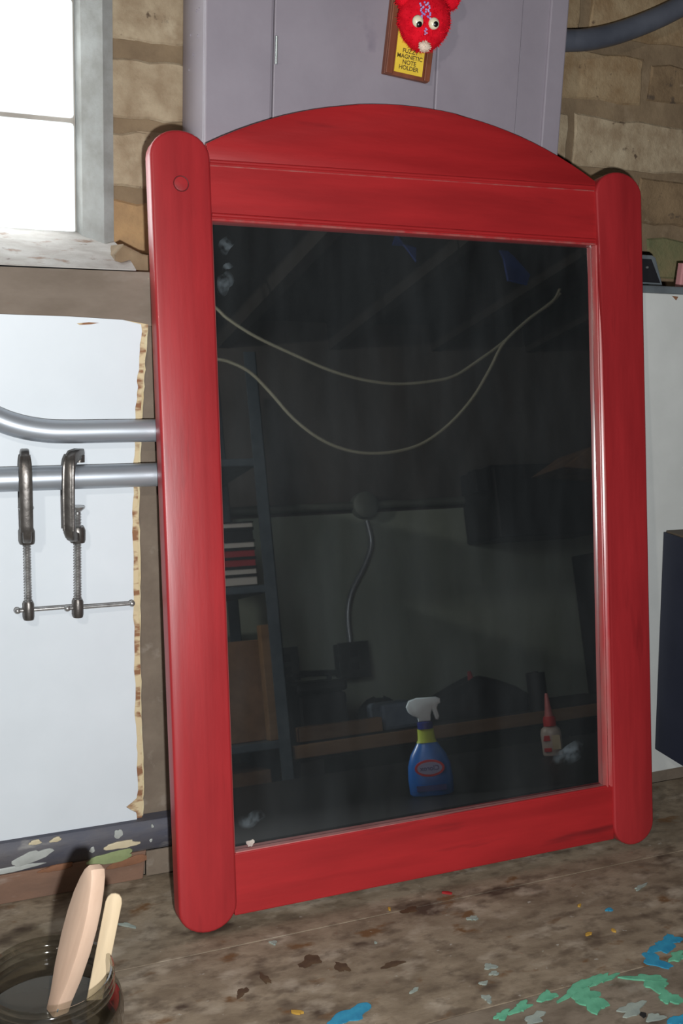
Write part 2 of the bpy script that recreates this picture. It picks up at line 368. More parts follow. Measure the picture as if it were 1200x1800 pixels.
# ------------------------------------------------------------------ white panels, ledger
pl = empty('painted_panel', (-.3, -.002, .07), label='white painted board on the left with a torn raw right edge', cat='panel')
q = random.Random(11)
edge = [(255,570), (250,640), (246,700), (241,800), (239,900), (241,1000), (241,1100), (243,1250), (246,1320), (247,1400), (246,1438)]
E3 = [P(a, c, -.008) for a, c in edge]
def jag(off, amp, n=5, seed=1, notch=False):
    q = random.Random(seed); out = []
    for a, c in zip(E3, E3[1:]):
        for k in range(n):
            t = k/n; v = a.lerp(c, t); out.append((v.x+off+q.uniform(-amp, amp), v.z))
    out.append((E3[-1].x+off, E3[-1].z))
    if notch:
        zc = P(240, 1414, -.008).z; out2 = []
        for x, z in out:
            d = abs(z-zc)
            out2.append((x-max(0, .013-d*1.2) if d < .011 else x, z))
        out = out2
    return out
zt = P(0, 552, -.008).z
tops = [(-1.2, zt+.004), (P(0,552,-.008).x, zt), (P(120,556,-.008).x, P(120,556,-.008).z), (P(215,562,-.008).x, P(215,562,-.008).z)]
bot = [(P(250,1439,-.008).x, .069), (P(0,1482,-.008).x, .067), (-1.2, .066)]
def panel(off, amp, seed, notch, y0, y1):
    pts = tops + jag(off, amp, 6, seed, notch) + bot[1:]
    return PR([(x+.3, z-.07) for x, z in pts][::-1], y0+.002, y1+.002)
obj('painted_face', panel(-.0045, .0011, 1, True, -.011, -.0085), M_white, pl, label='smooth white painted face')
obj('board_core', panel(.002, .0015, 2, False, -.0085, -.0045), M_ply, pl, label='torn brown and cream core')
obj('backing_ply', panel(.0045, .0008, 3, False, -.0045, -.0005), M_cream, pl, label='cream rear layer')
v = P(153, 568, -.0118)
obj('chip', PR([(v.x+.3-.011, v.z-.07-.0005), (v.x+.3+.002, v.z-.07+.001), (v.x+.3+.013, v.z-.07+.0006), (v.x+.3+.004, v.z-.07-.0012), (v.x+.3-.008, v.z-.07-.0022)], -.0098, -.0088), M_ply, pl, label='brown chip in the white paint')
pr = empty('painted_panel', (.9, -.005, .012), label='pale grey-white board on the right behind the navy box', cat='panel')
obj('painted_face', PR([(-.31, 0), (.6, .008), (.6, .715), (-.13, .718), (-.18, .720), (-.31, .7205)], -.006, .004, bev=.001), M_whiter, pr)
v = P(1186, 524, -.011)
obj('chip', PR([(v.x-.9-.006, v.z-.012+.003), (v.x-.9+.005, v.z-.012+.002), (v.x-.9+.002, v.z-.012-.003)], -.0066, -.0058), M_rust, pr, label='small brown chip')
# slate strip on the ledge and things upon it
g = tag(obj('ledge_strip', B(.62, 1.3, -.004, .10, .7282, .7425, bev=.002), M_grey), 'slate-grey painted strip along ledge above right white board', 'strip')
bx = empty('switch_box', (.684, .03, .7425), label='dark tapered box with pale grey rim on the right-hand ledge', cat='box')
c0 = P(1127, 448, .03); c1 = P(1146, 449, .03); c2 = P(1162, 496, .03); 
o_ = [(-.055, .0), (c2.x-.684, .0), (c1.x-.684+.003, c1.z-.7425-.003), (c1.x-.684-.003, c1.z-.7425), (-.05, c1.z-.7425)]
obj('rim', PR(o_, -.004, .004, bev=.001), M_grey, bx, label='pale grey rim')
i_ = [(-.047, .0045), (c2.x-.684-.0055, .0045), (c1.x-.684-.0045, c1.z-.7425-.0055), (-.044, c1.z-.7425-.0055)]
obj('dark_face', PR(i_, -.0052, .002, bev=.0006), M_blk, bx)
obj('box_body', PR([(x*.96, z*.96+.0004) for x, z in o_], .004, .03), M_blk, bx)
s_ = P(1136.5, 470, .025); obj('screw_head', LT([(0, .0022), (.0016, .0018), (.0018, 0)], 12), M_screw, bx, True, (s_.x-.684, -.0052, s_.z-.7425), (math.pi/2, 0, 0))
v = P(1185, 500, .05); v2 = P(1188, 457, .05)
tag(obj('pink_block', PR([(0, 0), (.06, 0), (.06, v2.z-v.z+.002), (.002, v2.z-v.z)], 0, .012, bev=.002, back=True), M_pink, loc=(v.x+.010, .05, .7425)), 'faded pink block standing on ledge at right edge', 'block')
lg = empty('ledger_board', (-.3, -.02, .0), label='paint-splashed blue-black ledger board along the back of the bench', cat='board')
bm = NB()
prof = [(.0, .034), (-.003, .038), (-.0042, .05), (-.003, .063), (.003, .0715), (.018, .073), (.018, .034)]
a = [bm.verts.new((-.9, y, z)) for y, z in prof]; c = [bm.verts.new((.62, y, z)) for y, z in prof]
for j in range(7): bm.faces.new((a[j], a[(j+1)%7], c[(j+1)%7], c[j]))
bm.faces.new(a); bm.faces.new(c[::-1]); obj('dark_rail', bm, M_ledger, lg, smooth=True)
obj('brown_board', PR([(-.9, -.0035), (.258, -.0035), (.262, .0338), (-.9, .0338)], -.002, .018, bev=.001), M_ledb, lg)
def dab(name, px, py, y, rx, rz, m, seed, rot=0, parent=None, ox=0, oy=0, oz=0, n=20, jit=.18, label=None):
    v = P(px, py, y); bm = PR([(x, z) for x, z in blob(n, rx, rz, jit, seed, rot)][::-1], -.0011, .0012, bev=.0005, seg=1)
    return obj(name, bm, m, parent, smooth=True, loc=(v.x-ox, y-oy, v.z-oz), label=label)
L0 = dict(parent=lg, ox=-.3, oy=-.02)
dab('paint_dab', 214, 1485, -.0245, .020, .0052, M_pcream, 3, -.0, label='cream paint dab', **L0)
dab('paint_dab', 208, 1466, -.024, .005, .006, M_pgrey, 4, 0, label='grey paint dab', **L0)
dab('paint_dab', 196, 1507, -.0235, .030, .0068, M_pgreen, 6, .05, label='pale green paint dab', **L0)
dab('paint_dab', 55, 1507, -.024, .024, .007, M_pgrey, 9, .25, label='grey paint dab', **L0)
dab('paint_dab', 20, 1528, -.0235, .034, .0035, M_pgrey, 10, .06, label='grey paint dab', **L0)
dab('paint_dab', 62, 1481, -.0235, .007, .003, M_pcream, 12, .1, label='cream paint dab', **L0)
dab('paint_dab', 98, 1476, -.0235, .006, .003, M_pcream, 13, .2, label='cream paint dab', **L0)
dab('paint_dab', 162, 1494, -.0242, .003, .004, M_pgrey, 14, .2, label='grey paint dab', **L0)
dab('paint_dab', 265, 1477, -.0242, .002, .002, M_pgrey, 15, .2, label='grey paint dab', **L0)
dab('paint_dab', 268, 1452, -.024, .0015, .0025, M_pgrey, 16, .2, label='grey paint dab', **L0)
dab('bare_patch', 100, 1525, -.0222, .020, .004, M_rust, 17, .1, label='bare rusty wood', **L0)
dab('bare_patch', 228, 1514, -.0222, .024, .006, M_rust, 18, .1, label='bare rusty wood', **L0)
v = P(275, 1508, -.0225)
obj('grey_end_block', B(v.x+.3-.013, v.x+.3+.030, -.0035, .0, .0, .0335, bev=.001), M_found, lg, label='grey end block')

# ------------------------------------------------------------------ grey cabinet
CY = 0.020
cb = empty('metal_cabinet', (.275, YB-.006, .862), label='grey-mauve steel wall cabinet behind the top of the mirror', cat='cabinet')
cx0, cx1 = .038-.275, .514-.275; Z0, Z1 = 0, .40; fy = CY-(YB-.006)
obj('cabinet_body', B(cx0, cx1, fy+.006, 0, Z0, Z1, bev=.002), M_cab, cb)
obj('side_stile', B(cx0, .1172-.275, fy, fy+.0062, Z0, Z1, bev=.002), M_cab, cb)
obj('door', B(.1192-.275, .3285-.275, fy, fy+.0062, Z0+.002, Z1-.004, bev=.0015), M_cab, cb)
d2 = obj('door', B(.3293-.275, .447-.275, fy, fy+.0062, Z0+.002, Z1-.004, bev=.002), M_cab, cb)
obj('side_stile', B(.4475-.275, .489-.275, fy+.0035, fy+.0062, Z0, Z1, bev=.0012), M_cab, cb)
obj('edge_flange', B(.487-.275, cx1, fy+.0005, fy+.0062, Z0, Z1, bev=.002), M_cab, cb)
h = obj('hinge', T([(.1215-.275, fy-.0012, .971-.862), (.1215-.275, fy-.0012, 1.001-.862)], .0019, 12), M_hinge, cb, True)
obj('hinge_leaf', B(.1215-.275, .1285-.275, fy-.0006, fy+.001, .972-.862, 1.0-.862), M_cab, h)
for k, (a, c) in enumerate([(344,15), (336,62), (342,97), (325,60), (325,122), (354,98), (354,20)]):
    t = .25+.5*((k*37) % 10)/10; yy = CY + (YB-CY)*t; v = P(a, c, yy)
    obj('dimple', LT([(0, .0011), (.0013, .0008), (.0018, 0)], 10), M_cab, cb, True, (cx0, yy-(YB-.006), v.z-.862), (0, -math.pi/2, 0))

# ------------------------------------------------------------------ novelty note holder on the cabinet door
nh = empty('note_holder', (0, 0, 0), label='brown plaque note holder with yellow label and red fuzzy googly-eyed head', cat='ornament')
o0 = P(675, 128, CY-.010); nh.location = (o0.x, CY-.0005, o0.z); nh.rotation_euler = (0, math.radians(4.6), 0)
wd = .0605; ht = .150
obj('plaque', B(0, wd, -.0085, 0, 0, ht, bev=.0012), M_wood, nh)
obj('side_strip', B(.0005, .010, -.0125, -.0084, .0005, ht, bev=.0012), M_wood, nh)
obj('side_strip', B(wd-.0085, wd-.0005, -.0125, -.0084, .0005, ht, bev=.0012), M_wood, nh)
lab = obj('paper_label', PR([(.0125, .0045), (wd-.0105, .0045), (wd-.0105, .063), (.0125, .067)], -.0096, -.0084), M_yellow, nh, label='yellow printed label')
def text(body, size, parent, loc, rot, m, name='lettering', align='CENTER', ex=.0001):
    cu = bpy.data.curves.new(name, 'FONT'); cu.body = body; cu.size = size; cu.align_x = align; cu.extrude = ex
    cu.offset = size*.02; t_ = bpy.data.objects.new(name, cu); COL.objects.link(t_)
    me = bpy.data.meshes.new_from_object(t_.evaluated_get(bpy.context.evaluated_depsgraph_get())); bpy.data.objects.remove(t_)
    o = bpy.data.objects.new(name, me); COL.objects.link(o); me.materials.clear(); me.materials.append(m); o.parent = parent; o.location = loc; o.rotation_euler = rot
    return o
for tx, z in (('FUZZY', .0285), ('MAGNETIC', .0222), ('NOTE', .0158), ('HOLDER', .0096)):
    text(tx, .0068, lab, (.0310, -.0098, z-.001), (math.pi/2, 0, 0), M_ink)
# fuzzy egg-shaped head: a core with hundreds of short fibres, one mesh
def fuzzy(c, r, sc, nf, L, seed):
    q = random.Random(seed); bm = NB(); ball(bm, c, r, 3, sc)
    for v in bm.verts:
        k = (v.co.z-c[2])/(r*sc[2])
        if k < 0 and sc[2] > 1: v.co.x = c[0]+(v.co.x-c[0])*(1+.12*k)
    for i in range(nf):
        z = q.uniform(-1, 1); a = q.uniform(0, 6.283); s = math.sqrt(1-z*z); d = Vector((s*math.cos(a)*sc[0], s*math.sin(a)*sc[1], z*sc[2]))
        if z < 0 and sc[2] > 1: d.x *= 1+.12*z
        n = d.normalized(); p = Vector(c)+d*r*.97; t = n.orthogonal().normalized()*.0006; w = n.cross(t)
        e = p+n*L*q.uniform(.5, 1.2)+Vector((q.uniform(-1, 1), q.uniform(-1, 1), q.uniform(-1, 1)))*L*.5
        a_, b_, c_ = bm.verts.new(p+t), bm.verts.new(p-t*.5+w*.8), bm.verts.new(p-t*.5-w*.8); d_ = bm.verts.new(e)
        bm.faces.new((a_, b_, d_)); bm.faces.new((b_, c_, d_)); bm.faces.new((c_, a_, d_))
    return bm
def onpl(px, py, y):     # photo point -> plaque's local frame
    v = P(px, py, y)-Vector(nh.location); a = -math.radians(4.6)
    return (v.x*math.cos(a)+v.z*math.sin(a), y-nh.location.y, -v.x*math.sin(a)+v.z*math.cos(a))
HY = CY-.030; hc = onpl(745, 36, HY)
head = obj('fuzzy_head', fuzzy(hc, .0315, (1.05, .75, 1.12), 1500, .003, 2), M_fuzz, nh, True, label='red fuzzy head')
for (a, c, rr) in ((790, -2, .013), (712, -6, .013)):
    obj('ear', fuzzy(onpl(a, c, HY), rr, (1, .7, 1), 300, .0026, int(a)), M_fuzz, head, True)
for a, c, dz in ((735, 37, -.0035), (763, 41, -.001)):
    e = onpl(a, c, HY-.0245)
    ey = obj('eye', LT([(0, .0036), (.003, .0032), (.0055, .0016), (.0066, 0), (.0066, -.002), (0, -.002)], 24), M_eye, head, True, e, (math.pi/2, 0, 0), label='white googly eye')
    obj('pupil', LT([(0, .0046), (.0022, .0042), (.0034, .003), (.0034, 0), (0, 0)], 20), M_black, nh, True, (e[0]+.0006, e[1]+.0002, e[2]+dz), (math.pi/2, 0, 0), label='black pupil')
obj('nose', fuzzy(onpl(746, 82, HY-.020), .0062, (1.1, .9, .9), 200, .0016, 9), M_nose, head, True, label='cream pompom nose')
q = random.Random(3); bm = NB()
for i in range(26):
    t = i/25; e = onpl(746+8*math.sin(i*2.3)+3*t, 4+28*t, HY-.0235-.0015*math.sin(t*3)); ball(bm, e, .0014, 1)
for i in range(6): ball(bm, onpl(748+2*math.sin(i*2), 50+i*2, HY-.0248), .0011, 1)
obj('glitter_trail', bm, M_glit, head, True, label='lilac glitter trail')

# ------------------------------------------------------------------ the red mirror
mr = empty('framed_mirror', (0, -MD, 0), (-LEAN, 0, 0), label='red-painted wooden framed mirror leaning on the bench against wall', cat='mirror')
def rounded(x0, x1, z0, z1, h, n=14):
    c = (x0+x1)/2; a = (x1-x0)/2; pts = []
    for k in range(n+1):
        t = math.pi*k/n; pts.append((c+a*math.cos(t), z1-h+h*math.sin(t)))
    for k in range(n+1):
        t = math.pi*k/n; pts.append((c-a*math.cos(t), z0+h-h*math.sin(t)))
    return pts
TH = .022
st = obj('stile', PR(rounded(-.0315, .0365, 0, .9, .029), 0, TH, bev=.0035, seg=3), M_red, mr, True)
rs_ = rounded(.556, .629, .0005, .9, .029)[:15] + [(.5585, .79), (.5625, .66), (.5640, .5), (.5645, .2)] + rounded(.5645, .629, .0005, .9, .029)[15:]
obj('stile', PR(rs_, 0, TH, bev=.0030, seg=3), M_red, mr, True)
bm = LT([(0, .0004), (.0066, .0004), (.0076, .0002), (.0076, -.001), (0, -.001)], 32)
obj('plug', bm, M_red, st, True, (.002, -.0002, .841), (math.pi/2, 0, 0), label='round wooden screw plug')
bm = NB(); tube(bm, [(.002+.0083*math.cos(k*math.pi/18), -.0001, .841+.0083*math.sin(k*math.pi/18)) for k in range(37)], .0006, 6, cap=False)
obj('plug_groove', bm, mat('dark_red_groove', (96,18,22), rough=.6), st)
arch = []
R_ = .5415
for k in range(29):
    x = .034+(.558-.034)*k/28; arch.append((x, .9555-R_+math.sqrt(max(0, R_**2-(x-.2935)**2))))
obj('crest_rail', PR([(.034, .868), (.558, .874)][::-1] + arch, .004, .0155, bev=.002, seg=2), M_redh, mr, True)
obj('top_rail', B(.034, .558, .0045, .018, .8035, .874, bev=.001), M_redh, mr)
def molding(x0, z0, x1, z1, y, r, m=M_redh, name='bead'):
    return obj(name, T([(x0, y, z0), (x1, y, z1)], r, 10), m, mr, True)
molding(.037, .8695, .5555, .8785, .0047, .0022); molding(.037, .8648, .5555, .8735, .0052, .0011, M_redworn)
molding(.037, .8105, .5555, .8095, .0047, .0024); molding(.037, .8055, .5555, .8045, .0050, .0016, M_redworn)
obj('bottom_rail', B(.034, .566, .004, .020, .012, .084, bev=.0015), M_redh, mr)
molding(.037, .0825, .565, .0845, .006, .0022)
def along(name, prof, z0, z1, m, label=None):      # moulding profile of (x, y) run up the opening
    return obj(name, flatprism(NB(), prof, z0, z1), m, mr, True, label=label)
along('stop_bead', [(.5555, .0133), (.5555, .0052), (.5563, .0040), (.5575, .0036), (.5588, .0042), (.5595, .0056), (.5606, .0050), (.5616, .0038), (.5655, .0030), (.5655, .0133)], .0845, .8035, M_redworn, 'worn inner moulding on right')
along('stop_bead', [(.0358, .0133), (.0358, .005), (.0374, .005), (.038, .006), (.038, .0133)], .0845, .8035, M_redworn, 'worn inner bead on left')
obj('sight_edge', B(.038, .5555, .0048, .0134, .0838, .0856, bev=.0005), M_dusty, mr, label='worn lower sight edge')
gl = obj('mirror_glass', B(.030, .562, .0135, .0165, .078, .81), M_mir, mr, label='dark reflecting dusty glass')
obj('backing_board', B(.012, .58, .0168, .0215, .05, .83), M_dark, mr)
# smears and a chip in the silvering
M_smear = bpy.data.materials.new('greasy_smear'); M_smear.use_nodes = True; nt = M_smear.node_tree; pb = nt.nodes['Principled BSDF']
pb.inputs['Base Color'].default_value = col((150,164,172)); pb.inputs['Roughness'].default_value = .6
tb = nt.nodes.new('ShaderNodeBsdfTransparent'); ms = nt.nodes.new('ShaderNodeMixShader'); ns = nt.nodes.new('ShaderNodeTexNoise'); ns.inputs['Scale'].default_value = 60; ns.inputs['Detail'].default_value = 5
tcs = nt.nodes.new('ShaderNodeTexCoord'); nt.links.new(tcs.outputs['Object'], ns.inputs['Vector'])
rs = nt.nodes.new('ShaderNodeMapRange'); rs.inputs[1].default_value = .4; rs.inputs[2].default_value = .75; rs.inputs[4].default_value = .22; nt.links.new(ns.outputs[0], rs.inputs[0])
vd = nt.nodes.new('ShaderNodeVectorMath'); vd.operation = 'DISTANCE'; vd.inputs[1].default_value = (.5, .5, .5); nt.links.new(tcs.outputs['Generated'], vd.inputs[0])
fd = nt.nodes.new('ShaderNodeMapRange'); fd.inputs[1].default_value = .52; fd.inputs[2].default_value = .72; fd.inputs[3].default_value = 1; fd.inputs[4].default_value = 0; nt.links.new(vd.outputs['Value'], fd.inputs[0])
mm = nt.nodes.new('ShaderNodeMath'); mm.operation = 'MULTIPLY'; nt.links.new(rs.outputs[0], mm.inputs[0]); nt.links.new(fd.outputs[0], mm.inputs[1]); nt.links.new(mm.outputs[0], ms.inputs[0]); nt.links.new(tb.outputs[0], ms.inputs[1]); nt.links.new(pb.outputs[0], ms.inputs[2]); nt.links.new(ms.outputs[0], nt.nodes['Material Output'].inputs[0])
def mloc(px, py):        # photo point -> mirror's local (x, z) on the glass
    d = ray(px, py); qd = CP+d*((M0-CP).dot(N)/d.dot(N)); r_ = qd-Vector((0, -MD, 0)); return r_.x, r_.y*math.sin(LEAN)+r_.z*math.cos(LEAN)
for (a, c, rx, rz, ro, sd) in ((397,431,.007,.014,-.55,1), (388,498,.009,.015,-.2,2), (400,468,.006,.004,.3,3), (440,1440,.016,.010,.2,4), (1000,1325,.03,.012,.3,6)):
    x, z = mloc(a, c); x = max(x, .052)
    obj('smear', PR([(u+x, w+z) for u, w in blob(20, rx, rz, .2, sd, ro)][::-1], .0131, .01345), M_smear, gl, label='greasy smear')
x, z = mloc(440, 1482)
obj('silver_flake', PR([(u+x, w+z) for u, w in blob(14, .0045, .0045, .3, 8)][::-1], 0.0128, .01345), mat('flaked_white', (196,186,176), (150,130,126), 120, .8), gl, label='pale flaked corner')

# ------------------------------------------------------------------ conduits and clamps on the left
YC = -.0260; RC = .0134
pts = [P(-260, 560, YC), P(-120, 655, YC), P(-40, 716, YC), P(0, 738, YC), P(40, 751, YC), P(85, 758, YC), P(130, 759, YC), P(190, 758, YC), P(265, 757, YC)]
z_ = pts[-1].z; pts += [Vector((.10, YC, z_)), Vector((.25, YC, z_))]
tag(obj('conduit_pipe', T(smoothpath(pts, 6), .0128, 24), M_steel, smooth=True), 'upper galvanised conduit pipe bending up to the left', 'pipe')
zc = P(130, 839, YC).z
tag(obj('conduit_pipe', T([(-1.2, YC, zc), (-.6, YC, zc), (-.1, YC, zc), (.25, YC, zc+.0005)], RC, 24), M_steel, smooth=True), 'lower straight galvanised conduit pipe with clamps hung on it', 'pipe')
def clamp(loc, rz, label, tilt, hz, hdir, hoff):
    k = empty('c_clamp', loc, (0, tilt, rz), label=label, cat='clamp', group='clamps hung on the conduit')
    # cast frame: an I-section C in the local xz plane, spine at x=0
    out = [(.040,.104), (.038,.111), (.026,.112), (.010,.111), (.002,.106), (-.004,.097), (-.0055,.08), (-.0055,.02), (-.004,.008), (.002,.0), (.012,-.004), (.022,-.005), (.022,.006), (.014,.008), (.008,.014), (.0065,.024), (.0065,.082), (.009,.092), (.016,.097), (.030,.099)]
    out = [(x, z*.88) for x, z in out]
    bm = NB(); prism(bm, out, -.0046, .0046, bev=.0018, back=True)
    fr = obj('clamp_frame', bm, M_clamp, k, True)
    bm = NB()
    for sy in (-1, 1): tube(bm, smoothpath([(-.0035, sy*.0050, .012), (-.0045, sy*.0052, .05), (-.003, sy*.0050, .083), (.003, sy*.004, .093)], 4), .0017, 8)
    obj('frame_rib', bm, M_clamp, fr, True)
    obj('anvil', LT([(0, -.004), (.006, -.004), (.006, .004), (0, .004)], 16), M_clamp, k, True, (.033, 0, .0872))
    obj('screw_boss', LT([(.004, -.010), (.0080, -.010), (.0088, -.007), (.0088, .004), (.0072, .008), (.004, .008)], 20), M_clamp, k, True, (.026, 0, .003))
    prof = [(0, -.082)] + [((.0044 if i % 2 else .0034), -.082+i*.0016) for i in range(1, 68)] + [(0, .027)]
    obj('screw', LT(prof, 16), M_screw, k, True, (.026, 0, 0))
    obj('swivel_pad', LT([(0, .0275), (.0035, .0275), (.0035, .030), (.008, .034), (.0085, .036), (0, .0365)], 18), M_screw, k, True, (.026, 0, -.002))
    obj('screw_head', LT([(0, -.094), (.0056, -.094), (.0062, -.091), (.0062, -.076), (.005, -.073), (0, -.073)], 16), M_clamp, k, True, (.026, 0, 0))
    d = Vector((math.cos(hdir), math.sin(hdir), 0)); c = Vector((.026, 0, hz))
    b0 = c+d*hoff[0]; b1 = c+d*hoff[1]
    hb = obj('handle_bar', T([b0, b1], .0022, 12), M_screw, k, True)
    for e in (b0, b1): obj('end_cap', ball(NB(), e, .0038, 2), M_screw, hb, True)
    return k
CA = P(46, 872, -.050)
clamp((CA.x, -.0495, P(42, 954, -.05).z), math.radians(84), 'left steel screw clamp seen edge-on, hung on lower conduit pipe', math.radians(1.5), -.083, math.radians(-84), (-.012, .055))
clamp((P(122, 900, -.05).x, -.0495, P(122, 951, -.05).z), math.radians(62), 'right steel screw clamp hung on lower pipe, jaw opening rightward', math.radians(1.5), -.083, math.radians(-60), (-.012, .062))

# grey pipe, top right
pts = [P(930, 76, .095), P(985, 72, .095), P(1030, 70, .095), P(1075, 61, .095), P(1120, 46, .095), P(1165, 27, .095), P(1210, 4, .095), P(1270, -28, .095), P(1340, -60, .095)]
tag(obj('drain_hose', T(smoothpath(pts, 5), .0145, 24), M_hose, smooth=True), 'thick dark grey hose curving up the bricks at upper right', 'hose')

# ------------------------------------------------------------------ bench
bn = empty('workbench', (0, -.3, -.9), label='old grimy wooden workbench spattered with cyan and green paint', cat='workbench')
ZB = -.004; BO = Vector((0, -.3, -.9))
planks = [(-.191, -.012, M_bench), (-.3805, -.1918, M_bench), (-.605, -.3812, M_bench2)]
PK = []
for i, (y0, y1, m) in enumerate(planks):
    bm = NB(); box(bm, -1.3, 1.6, y0+.3, y1+.3, .9+ZB-.045-.001*i, .9+ZB, bev=.0008, seg=2)
    PK.append(obj('plank', bm, m, bn))
obj('bench_apron', B(-1.3, 1.6, -.29, -.255, .73, .85, bev=.002), M_bench, bn)
for x in (-1.2, .15, 1.5):
    for y in (-.24, .22): obj('leg', B(x-.04, x+.04, y-.04, y+.04, 0, .851, bev=.003), M_bench, bn)
def spot(name, px, py, rx, ry, m, seed, rot=0, jit=.3, n=26, label=None, h=.0012):
    v = PZ(px, py, ZB)
    return obj(name, flatprism(NB(), blob(n, rx, ry, jit, seed, rot), 0, h+(seed % 23)*.00004), m, bn, False, (v.x, v.y+.3, .9+ZB-.0002), label=label)
for a in [(1166,1664,.017,.011,1,.1), (1152,1690,.010,.016,2,.5), (1180,1652,.010,.009,3,0), (622,1781,.018,.010,4,.2), (598,1793,.016,.006,5,.2), (1070,1600,.004,.003,40,.2), (1190,1795,.012,.006,41,.2)]:
    spot('paint_splash', a[0], a[1], a[2], a[3], M_cyan, a[4], a[5], label='cyan paint splash')
for a in [(1020,1735,.030,.006,11,.35), (1060,1722,.016,.005,12,.25), (960,1752,.010,.007,13,.2), (915,1772,.012,.006,14,.2), (882,1786,.009,.005,15,.1), (1040,1765,.010,.018,16,.5), (1028,1748,.012,.010,17,.4), (1150,1728,.012,.016,18,.8), (1175,1755,.012,.010,19,.4), (1190,1683,.012,.006,20,.1), (1135,1722,.018,.005,21,-.5)]:
    spot('paint_splash', a[0], a[1], a[2], a[3], M_green, a[4], a[5], .4, label='mint green paint splash')
for a in [(940,1790,.014,.006,31,.2), (1110,1775,.016,.008,32,.2), (1150,1790,.010,.005,33,.1), (860,1700,.006,.005,34,.2), (868,1712,.005,.003,35,0), (850,1729,.004,.003,36,0), (856,1756,.005,.005,37,0), (660,1658,.0015,.0015,38,0), (1125,1560,.010,.003,39,.3), (830,1615,.006,.004,40,.1), (480,1658,.004,.003,42,0), (728,1742,.006,.002,43,.3), (225,1628,.010,.003,44,-.6)]:
    spot('paint_splash', a[0], a[1], a[2], a[3], M_pale, a[4], a[5], .4, 18, label='pale paint fleck')
for a in [(1034,1643,.0045,.0022,51,.1), (1018,1593,.003,.0018,52,.2), (1078,1637,.002,.003,53,.2), (684,1599,.0015,.0025,54,0), (522,1781,.006,.0025,55,-.5)]:
    spot('paint_splash', a[0], a[1], a[2], a[3], M_yel2, a[4], a[5], .2, 12, label='ochre paint fleck', h=.002)
spot('paint_splash', 785, 1571, .006, .0018, M_red, 60, -.5, .2, 12, label='red paint fleck', h=.002)
M_stain = mat('dark_stain', (66,50,36), (88,70,50), 60, .6)
M_hole = mat('black_hole', (14,12,12), rough=.9)
for a in [(600,1700,.007,.010,71,.2), (545,1690,.013,.009,72,.2), (690,1695,.012,.005,73,.1), (425,1745,.010,.004,74,.6), (465,1720,.004,.010,75,.1), (720,1600,.010,.006,76,.3)]:
    spot('stain', a[0], a[1], a[2], a[3], M_stain, a[4], a[5], .3, label='dark spill stain', h=.0004)
spot('nail_hole', 1130, 1785, .004, .003, M_hole, 77, .3, .25, 14, label='dark nail hole', h=.0014)

# ------------------------------------------------------------------ jar and sticks
J = PZ(86, 1711, .09); JC = Vector((J.x, J.y, ZB))
jr = empty('glass_jar', JC, label='wide glass jar of dark brush water on bench at lower left', cat='jar')
h = .0945
outp = [(0, 0), (.058, 0), (.066, .004), (.068, .012), (.068, .058), (.066, .066), (.0605, .072), (.0585, .0755), (.0605, .078), (.0605, .081), (.0585, .0835), (.0600, .0855), (.0600, .0875), (.0585, .0895), (.0595, .0915), (.0592, h), (.0575, h+.0012), (.0555, h), (.0548, .088), (.0548, .075), (.058, .069), (.0625, .063), (.064, .055), (.064, .010), (.058, .005), (0, .005)]
obj('jar_glass', LT(outp, 64), M_jar, jr, True)
obj('brush_water', LT([(0, .0055), (.0575, .0055), (.0635, .0105), (.0635, .048), (.060, .0492), (0, .0488)], 64), M_liquid, jr, True, label='dark brush water')
def stick_obj(name, outline, th, A, Bp, m, face_dir, labels, bev=.0008):
    # outline in (across, along) from A (low end) towards B; face_dir: roughly the normal of the broad face
    ax = (Bp-A).normalized(); nrm = (face_dir-ax*face_dir.dot(ax)).normalized(); ac = ax.cross(nrm)
    bm = NB(); prism(bm, outline, -th/2, th/2, bev=bev, back=True)
    o = obj(name, bm, m, smooth=True)
    # local x across, local -y = broad face, local z along
    o.matrix_world = Matrix(((ac.x, -nrm.x, ax.x, A.x), (ac.y, -nrm.y, ax.y, A.y), (ac.z, -nrm.z, ax.z, A.z), (0, 0, 0, 1)))
    return o
A = Vector((-.186, -.298, .040)); Bq = PZ(170, 1522, .19)
L_ = (Bq-A).length
pad = [(-.0085, -.004), (.0085, -.004), (.0105, .02), (.0155, .045), (.0185, .075), (.0185, .10), (.0165, .120), (.0125, L_-.018), (.0085, L_-.007), (.004, L_-.001), (-.004, L_-.001), (-.0085, L_-.007), (-.0125, L_-.018), (-.0165, .120), (-.0185, .10), (-.0185, .075), (-.0155, .045), (-.0105, .02)]
sp = stick_obj('wooden_paddle', pad, .0155, A, Bq, M_stick, Vector((-.97, -.26, .1)), None, .003)
tag(sp, 'wide pale wooden paddle standing in the glass jar', 'paddle')
v = .012; tip = obj('paint_dab', ball(NB(), (.006, -.0056, .012), .004, 2, (1, .35, 1)), M_cyan, sp, True, label='blue paint dab')
A = PZ(163, 1772, .036); Bq = PZ(203, 1570, .150); L2 = (Bq-A).length
cs = [(-.0075, 0), (.0075, 0), (.0078, L2-.009), (.0066, L2-.004), (.0038, L2-.0008), (0, L2), (-.0038, L2-.0008), (-.0066, L2-.004), (-.0078, L2-.009)]
s2 = stick_obj('craft_stick', cs, .0028, A, Bq, M_stick2, Vector((-.25, -.97, .0)), None)
tag(s2, 'flat round-ended craft stick in the jar right of paddle', 'stick')

